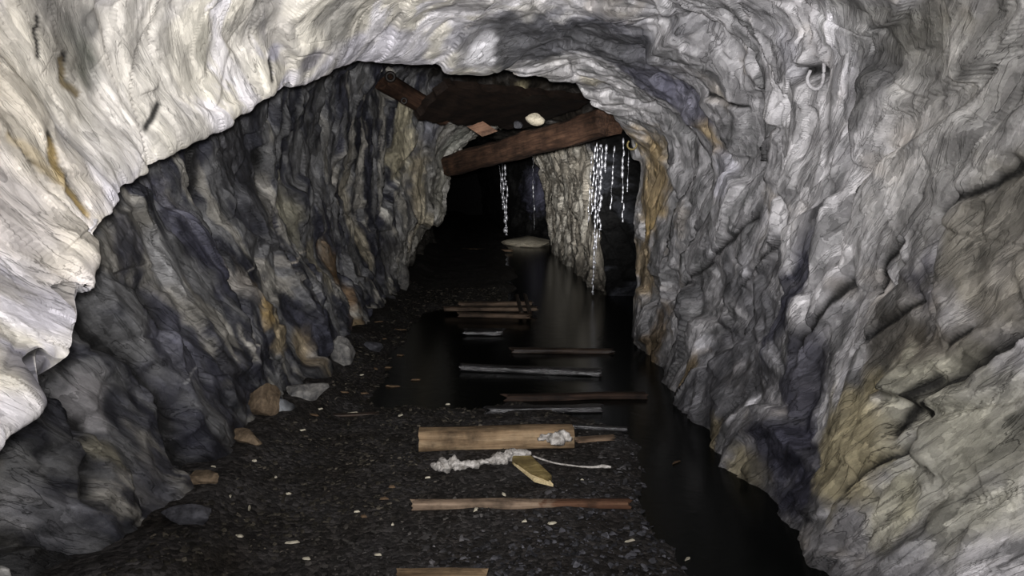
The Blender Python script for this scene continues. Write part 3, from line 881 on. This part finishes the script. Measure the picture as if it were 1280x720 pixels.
sleeper(497, 724, 608, 724, .10, .06, M['wood_tan'], 1, 'pale broken sleeper end lying nearest the viewer', rough=.07, jag=.012, square=.5)
sleeper(516, 631, 787, 630, .07, .05, M['wood_rot'], 2, 'worn sleeper half buried in gravel, pale at one end and rotted red at the other', top=.004, rough=.10, jag=.012, square=.4)
s3 = sleeper(524, 549, 716, 545, .15, .125, M['wood_tan'], 3, 'squared tan sleeper with white fungus at one end, behind the yellow wedge', top=.06, rough=.03, square=.8, jag=.002)
sleeper(608, 513, 752, 510, .09, .05, M['wood_wet'], 5, 'wet grey sleeper just behind the squared tan one', top=-.01, rough=.09)
sleeper(632, 497, 806, 494, .09, .05, M['wood_dim'], 6, 'dark reddish sleeper reaching toward the grey wall behind the wet grey one', top=-.015, rough=.08)
sleeper(577, 459, 752, 466, .11, .06, M['wood_wet'], 7, 'glistening sleeper lying askew in the water with a bright wet end', top=-.01, rough=.09)
sleeper(640, 438, 766, 439, .10, .05, M['wood_dark'], 8, 'blackened sleeper in the water behind the glistening one', top=-.015, rough=.08)
sleeper(582, 415, 628, 415, .16, .06, M['wood_wet'], 9, 'short wet block added for the gleam on the water in front of the thin stacked boards', top=-.005, rough=.09)  # block added in place of a reflection on the water
o = timber('broken_board', F(718, 551, .0), F(764, 548, .0), .10, .03, M['wood_pale'], 13, rough=.08)
tag(o, 'thin tan board poking out beyond the squared tan sleeper', 'board')
o = timber('iron_bar', F(716, 533, .0), F(784, 537, .0), .035, .03, M['wood_wet'], 14, rough=.04, jag=.004)
tag(o, 'narrow wet bar lying beside the end of the squared tan sleeper', 'bar')
# thin boards further in
for (xl, yl, xr, yr, lab, seed) in ((575, 380, 664, 379, 'thin pale board, furthest back of the small stack across the floor', 41), (556, 386, 670, 386, 'thin pale board in the middle of the small stack across the floor', 42), (574, 393, 662, 395, 'thin pale board at the front of the small stack across the floor', 43)):
    o = timber('thin_board', F(xl, yl, .03), F(xr, yr, .03), .13, .05, M['wood_faded'], seed, rough=.06, square=.8)
    tag(o, lab, 'board', 'thin boards across the floor')
for k, (xl, yl, xr, yr, lab) in enumerate(((646, 369, 652, 391, 'dark thin lath laid crosswise over the stacked boards, inner one'), (656, 368, 662, 390, 'dark thin lath laid crosswise over the stacked boards, beside the water'))):
    o = timber('lath', F(xl, yl, .075), F(xr, yr, .075), .05, .025, M['wood_dark'], 50 + k, rough=.05)
    tag(o, lab, 'lath', 'laths over the stacked boards')
o = timber('thin_board', F(548, 311, .02), F(640, 313, .02), .2, .05, M['wood_pale'], 46, rough=.08)
tag(o, 'faint brown board lying across the floor before the rock ledge', 'board')
o = timber('thin_board', F(398, 520, .0), F(470, 517, .0), .05, .02, M['wood_dark'], 47, rough=.08)
tag(o, 'thin dark lath half sunk in the gravel near the slate wall', 'board')

# fungus on the squared sleeper: a part of it
def lump_strip(name, pts, radii, mat, seed, flat=0.6, noise=0.45, nr=14, sub=8, parent=None):
    pts = [Vector(p) for p in pts]
    V, rr = [], []
    n = len(pts)
    tq = np.linspace(0, n - 1, (n - 1) * sub + 1)
    PT = catmull(np.array(pts), tq)
    RD = np.interp(tq, np.arange(n), radii)
    m = len(tq)
    verts = []
    for i in range(m):
        t = PT[min(i + 1, m - 1)] - PT[max(i - 1, 0)]
        t /= max(np.linalg.norm(t), 1e-9)
        s = np.cross(t, [0, 0, 1.0]); s /= max(np.linalg.norm(s), 1e-6)
        u = np.cross(s, t)
        for j in range(nr):
            an = 2 * math.pi * j / nr
            verts.append(PT[i] + (s * math.cos(an) + u * math.sin(an) * flat) * RD[i])
    verts = np.array(verts)
    cen = np.repeat(PT, nr, 0)
    k = 1 + noise * fbm((verts) * 22 + seed, 3)
    verts = cen + (verts - cen) * np.clip(k, 0.35, 2)[:, None]
    f = []
    for i in range(m - 1):
        for j in range(nr):
            a, b = i * nr + j, i * nr + (j + 1) % nr
            f.append((a, a + nr, b + nr, b))
    f.append(tuple(range(nr)))
    f.append(tuple(reversed(range((m - 1) * nr, m * nr))))
    return mesh_obj(name, verts, f, mat, parent)

iw = s3.matrix_world.inverted()
fp_ = [F(x, y, .105) + Vector((0, -.05, 0)) for x, y in ((672, 545), (684, 543), (694, 546), (704, 543), (713, 545))]
o = lump_strip('fungus_patch', [iw @ p for p in fp_], [.015, .03, .036, .032, .014], M['fungus'], 4, flat=.8, noise=.8, parent=s3)
tag(o, 'white fungus growth on the end of the timber')

fpts = [F(x, y, .025) for x, y in ((545, 585), (558, 581), (580, 581), (604, 578), (625, 573), (640, 568), (664, 567))]
o = lump_strip('fungus_growth', fpts, [.028, .052, .036, .024, .042, .040, .016], M['fungus'], 9, flat=.6, noise=1.1, nr=18, sub=14)
tag(o, 'frothy white fungus trail on the gravel in front of the squared tan sleeper', 'fungus')
rp = [F(x, y, .02) for x, y in ((666, 570), (690, 578), (715, 582), (738, 584), (752, 583), (764, 584))]
o = lump_strip('root_strand', rp, [.006, .005, .005, .005, .011, .007], M['fungus'], 10, flat=1, noise=.4, nr=8)
tag(o, 'thin pale root strand trailing from the fungus past the yellow wedge', 'root')

# yellow split wedge, propped on the fungus
wt = empty('wood_wedge', F(665, 590, 0.0))
def wedge_prism(name, pts, zs, th, mat, parent):
    top = [F(x, y, z) for (x, y), z in zip(pts, zs)]
    n = len(top)
    vs = [p - parent.location for p in top] + [p - parent.location - Vector((0, -0.004, th)) for p in top]
    f = [tuple(range(n))[::-1], tuple(range(n, 2 * n))] + [(i, (i + 1) % n, n + (i + 1) % n, n + i) for i in range(n)]
    o = mesh_obj(name, vs, f, mat, parent, smooth=False)
    bm = bmesh.new(); bm.from_mesh(o.data)
    bmesh.ops.recalc_face_normals(bm, faces=bm.faces)
    bmesh.ops.bevel(bm, geom=list(bm.edges), offset=.003, segments=2, affect='EDGES')
    bm.to_mesh(o.data); bm.free()
    return o
wedge_prism('block', [(640, 574), (641, 569), (664, 569), (690, 594), (686, 599), (664, 591)], [.085, .10, .10, .045, .04, .05], .03, M['wood_yellow'], wt)
wedge_prism('split_face', [(640, 576), (642, 572), (664, 590.5), (686, 598), (692, 605), (668, 599)], [.075, .08, .045, .035, .02, .03], .02, M['wood_cut'], wt)
tag(wt, 'yellow split wooden wedge lying against the white fungus trail', 'wedge')

# ---------------------------------------------------------------- roof timbers
o = timber('roof_timber', P(566, 206, 10.4), P(762, 152, 7.6), .30, .26, M['wood_red'], 71, rough=.05, square=.75, jag=.03, roll=.12)
tag(o, 'heavy red-brown timber fallen slantwise across the roof of the tunnel', 'timber')
o = timber('roof_timber', P(478, 101, 8.3), P(556, 146, 9.0), .20, .19, M['wood_red'], 72, rough=.05, square=.2, jag=.02)
tag(o, 'short round brown log jutting from the slate wall under the roof', 'log')
lg = o
def ring_part(name, px, py, Y, R, r, mat, parent, tilt=0.0, arc=2 * math.pi, start=0.0):
    c = P(px, py, Y)
    d = (CAM_LOC - c).normalized()
    s = d.cross(Vector((0, 0, 1))).normalized()
    u = s.cross(d)
    n, nr = 24, 8
    V, f = [], []
    closed = arc > 6.28
    for i in range(n + (0 if closed else 1)):
        t = start + arc * i / n
        e = s * math.cos(t) + u * math.sin(t)
        for j in range(nr):
            q = 2 * math.pi * j / nr
            V.append(c + e * (R + r * math.cos(q)) + d * r * math.sin(q))
    m = n if closed else n
    for i in range(m):
        for j in range(nr):
            a, b = i * nr + j, i * nr + (j + 1) % nr
            a2, b2 = ((i + 1) % n if closed else i + 1) * nr + j, ((i + 1) % n if closed else i + 1) * nr + (j + 1) % nr
            f.append((a, b, b2, a2))
    if parent:
        iw = parent.matrix_world.inverted()
        V = [iw @ v for v in V]
    return mesh_obj(name, V, f, mat, parent)
tag(ring_part('log_ring', 488, 96, 8.15, .040, .018, M['iron'], lg), 'dark ring standing in for the hole in the log end')  # near-black ring added in place of the dark hole in the log
tag(ring_part('log_ring', 505, 126, 8.2, .025, .012, M['iron'], lg), 'dark iron ring under the log')

# broad sagging sheet of lagging, seen from below
def board_quad(name, corners, th, mat, seed, nu=30, nv=16, rag=.03):
    A, B_, C_, D = [Vector(c) for c in corners]
    o_ = (A + B_ + C_ + D) / 4
    ax = (B_ - A).normalized()
    nrm = ax.cross(D - A).normalized()
    ay = nrm.cross(ax)
    R = Matrix((ax, ay, nrm)).transposed()
    V = []
    for k in (0, 1):
        for j in range(nv + 1):
            for i in range(nu + 1):
                s, t = i / nu, j / nv
                p = (A * (1 - s) + B_ * s) * (1 - t) + (D * (1 - s) + C_ * s) * t
                V.append(R.transposed() @ (p - o_) + Vector((0, 0, th * (k - .5))))
    V = np.array(V)
    e = fbm(np.stack([V[:, 0] * 3, V[:, 1] * 3, 0 * V[:, 0]], 1) + seed, 3)
    V[:, 2] += rag * e
    rim = np.tile(np.array([[(1 if (i in (0, nu) or j in (0, nv)) else 0) for i in range(nu + 1)] for j in range(nv + 1)]).ravel(), 2)
    g = fbm(np.stack([V[:, 0] * 8, V[:, 1] * 8, 0 * V[:, 0] + 4], 1) + seed, 3)
    V[:, 0] += rim * g * rag * 1.2
    V[:, 1] += rim * g * rag * 1.2
    m = (nu + 1) * (nv + 1)
    f = []
    for j in range(nv):
        for i in range(nu):
            a = j * (nu + 1) + i
            f.append((a + m, a + 1 + m, a + nu + 2 + m, a + nu + 1 + m))
            f.append((a, a + nu + 1, a + nu + 2, a + 1))
    def side(ids):
        for p, q in zip(ids[:-1], ids[1:]): f.append((p, q, q + m, p + m))
    side(list(range(nu + 1)))
    side([nu + j * (nu + 1) for j in range(nv + 1)])
    side([nv * (nu + 1) + i for i in range(nu, -1, -1)])
    side([j * (nu + 1) for j in range(nv, -1, -1)])
    o = mesh_obj(name, V, f, mat)
    o.matrix_world = Matrix.Translation(o_) @ R.to_4x4()
    o.data.set_sharp_from_angle(angle=math.radians(50))
    return o
o = board_quad('lagging_board', [P(519, 145, 8.1), P(652, 158, 9.9), P(742, 122, 8.9), P(556, 104, 7.8)], .09, M['wood_slab'], 5)
tag(o, 'broad dark brown lagging board sagging under the roof above the slanting timber', 'board')
o = board_quad('broken_board', [P(583, 158, 8.0), P(604, 152, 8.0), P(622, 164, 8.0), P(603, 171, 8.0)], .035, M['wood_plank'], 6, 12, 8, .006)
tag(o, 'small pinkish broken board under the sagging dark lagging', 'board')
c = P(669, 149, 8.75)
tag(stone('stone', c, (.085, .06, .05), (.2, .3, .2), M['stone_pale'], 61, cuts=4), 'pale round stone resting on the slanting roof timber', 'stone')
c = P(648, 155, 8.95)
tag(stone('stone', c, (.04, .04, .05), (.2, .3, .2), M['stone_dark'], 62), 'small dark stone beside the pale stone on the roof timber', 'stone')
o = ring_part('wire_loop', 790, 181, 7.1, .040, .008, M['wire'], None, arc=4.6, start=2.6)
tag(o, 'thin ochre wire loop hanging under the roof edge beside falling water', 'wire')

# pale cord loop in the drill hole of the grey wall
k = pick(1019, 96)
cdep = project(V1[k:k + 1])[2][0]
Yk = V1[k][1] - .05
lp = [P(1013, 88, Yk), P(1009, 100, Yk), P(1014, 109, Yk - .01), P(1022, 111, Yk - .01), P(1028, 103, Yk), P(1030, 85, Yk), P(1030, 66, Yk + .02)]
o = lump_strip('cord_loop', lp, [.008] * 7, M['rope'], 3, flat=1, noise=.1, nr=8)
tag(o, 'pale cord loop hanging from a hole high in the grey wall', 'cord')

# ---------------------------------------------------------------- falling water
def trickle(px0, py0, px1, py1, Y, r, seed, label, gaps=0.25, step=0.05):
    rng = np.random.default_rng(seed)
    a, b = P(px0, py0, Y), P(px1, py1, Y)
    L = (b - a).length
    V, f = [], []
    z, nr = 0.0, 8
    while z < L:
        ln = step * (0.5 + 1.6 * rng.random())
        gap = rng.random() < gaps
        rad = r * (0.45 + 0.9 * rng.random())
        prof = [(0, .12), (.5, .10)] if gap else [(0, .14), (.12, .6), (.35, .95), (.6, 1.0), (.85, .7)]
        ox, oy = rng.normal() * r * 0.4, rng.normal() * r * 0.4
        for t, k in prof:
            p = a.lerp(b, min(1, (z + t * ln) / L))
            rr = min(rad * k, 0.004) if gap else rad * k
            for j in range(nr):
                an = 2 * math.pi * j / nr
                V.append((p.x + ox + rr * math.cos(an), p.y + oy + rr * math.sin(an), p.z))
        z += ln
    for i in range(len(V) // nr - 1):
        for j in range(nr):
            q, w = i * nr + j, i * nr + (j + 1) % nr
            f.append((q, q + nr, w + nr, w))
    f.append(tuple(range(nr)))
    f.append(tuple(reversed(range(len(V) - nr, len(V)))))
    o = mesh_obj('water_trickle', V, f, M['fall'])
    return tag(o, label, 'falling water', 'water trickling from the roof')

trickle(747, 178, 741, 368, 11.05, .017, 1, 'brightest long trickle in front of the side recess, falling to the floor', .12)
trickle(753, 180, 749, 300, 10.75, .019, 2, 'thick upper trickle on the recess side of the brightest long one', .15)
trickle(744, 182, 739, 268, 10.85, .015, 9, 'short bright trickle on the pale wall side of the brightest long one', .2)
trickle(758, 180, 756, 216, 10.7, .018, 10, 'short bright spurt high up between the thick upper trickle and the broken one', .1)
trickle(750, 184, 744, 345, 10.95, .010, 11, 'thin long trickle close behind the brightest long one', .35)
trickle(740, 192, 735, 280, 11.1, .010, 3, 'thin trickle against the pale wall edge of the side recess', .4)
trickle(768, 182, 763, 262, 10.6, .010, 4, 'broken trickle in the middle of the side recess', .5)
trickle(779, 172, 778, 278, 9.55, .016, 5, 'separate trickle under the ochre wire loop', .2)
trickle(786, 188, 784, 240, 9.5, .008, 6, 'faint short trickle beside the one under the wire loop', .5)
trickle(628, 198, 632, 292, 19.8, .042, 7, 'broad bright distant trickle falling onto the low rock ledge', .06, .10)
trickle(632, 205, 634, 294, 19.6, .034, 17, 'bright distant trickle close beside the broadest one over the rock ledge', .12, .10)
trickle(624, 200, 629, 262, 19.9, .026, 27, 'thin distant trickle on the dark tunnel side of the broad one', .3, .10)
trickle(666, 196, 668, 288, 19.6, .018, 8, 'faint distant trickle at the far end of the low rock ledge', .5, .07)

gv, gf, off = [], [], 0
for _ in range(15000):
    y = 2.6 + 9.0 * RNG.random() ** 1.9
    x = -1.5 + 2.7 * RNG.random()
    z = float(0)
    s = 0.006 + 0.022 * RNG.random() ** 3
    if y > 6: s *= 1.3
    gv.append((x, y, s))
ga = np.array(gv)
gz = floor_z(ga[:, 0], ga[:, 1])
bpy.context.view_layer.update()
floor_things = [(o.matrix_world.inverted(), Vector(o.bound_box[0]), Vector(o.bound_box[6])) for o in C.objects
                if o.type == 'MESH' and o.get('kind') not in ('structure', 'stuff') and (o.matrix_world @ Vector(o.bound_box[0])).z < .3]
lm = V1[(np.abs(V1[:, 2]) < .10) & (VV < 2)]
yb = np.floor(lm[:, 1] / .1).astype(int)
lfoot = {k: lm[yb == k, 0].max() for k in set(yb.tolist())}
allv, allf, off = [], [], 0
for (x, y, s), z in zip(gv, gz):
    if z < WZ - 0.005: continue
    if x < lfoot.get(int(math.floor(y / .1)), -9) + s + .01: continue
    hit = False
    for im, lo, hi in floor_things:
        q = im @ Vector((x, y, z + .01))
        e = s * 1.1
        if lo.x - e < q.x < hi.x + e and lo.y - e < q.y < hi.y + e and lo.z - e < q.z < hi.z + e:
            hit = True; break
    if hit: continue
    pv, pf = proto[RNG.integers(len(proto))]
    an = RNG.random() * 6.28
    ca, sa = math.cos(an), math.sin(an)
    tx, ty = RNG.normal() * 0.25, RNG.normal() * 0.25
    vx = pv[:, 0] * ca - pv[:, 1] * sa
    vy = pv[:, 0] * sa + pv[:, 1] * ca
    vz = pv[:, 2] + vx * tx + vy * ty
    allv.append(np.stack([x + vx * s, y + vy * s, z + 0.2 * s + vz * s], 1))
    allf += [tuple(i + off for i in f) for f in pf]
    off += len(pv)
o = mesh_obj('gravel', np.concatenate(allv), allf, M['gravel'], smooth=False)
tag(o, 'loose dark slate gravel strewn over the tunnel floor', 'gravel', kind='stuff')

# ---------------------------------------------------------------- lights: a head torch and its beam, and an added far-wall spot
def spot(name, loc, target, energy, size, blend, col, rad):
    d = bpy.data.lights.new(name, 'SPOT')
    d.energy = energy; d.spot_size = math.radians(size); d.spot_blend = blend
    d.color = col; d.shadow_soft_size = rad
    o = bpy.data.objects.new(name, d)
    o.location = loc
    o.rotation_euler = (Vector(target) - Vector(loc)).to_track_quat('-Z', 'Y').to_euler()
    C.objects.link(o)
    return o
d = bpy.data.lights.new('torch_flood', 'POINT')
d.energy = 225; d.color = (1, .98, 1); d.shadow_soft_size = .05
o = bpy.data.objects.new('torch_flood', d)
o.location = (-.03, .02, 1.66)
C.objects.link(o)
spot('torch_beam', (-.03, .03, 1.66), (-.3, 10, 1.75), 900, 66, 1.0, (1, .98, .99), .04)
spot('torch_core', (.02, .03, 1.66), (.5, 12, 1.6), 1800, 24, 1.0, (1, .975, .95), .04)
spot('far_wall_spot', (.02, .03, 1.66), tuple(P(690, 245, 14)), 4200, 13, 1.0, (1, .975, .95), .04)  # extra spot added to brighten the far pale wall

w = bpy.data.worlds.new('world')
scene.world = w
w.use_nodes = True
w.node_tree.nodes['Background'].inputs[0].default_value = (0, 0, 0, 1)
w.node_tree.nodes['Background'].inputs[1].default_value = 0
scene.view_settings.view_transform = 'Standard'
scene.view_settings.look = 'None'
scene.view_settings.exposure = 0
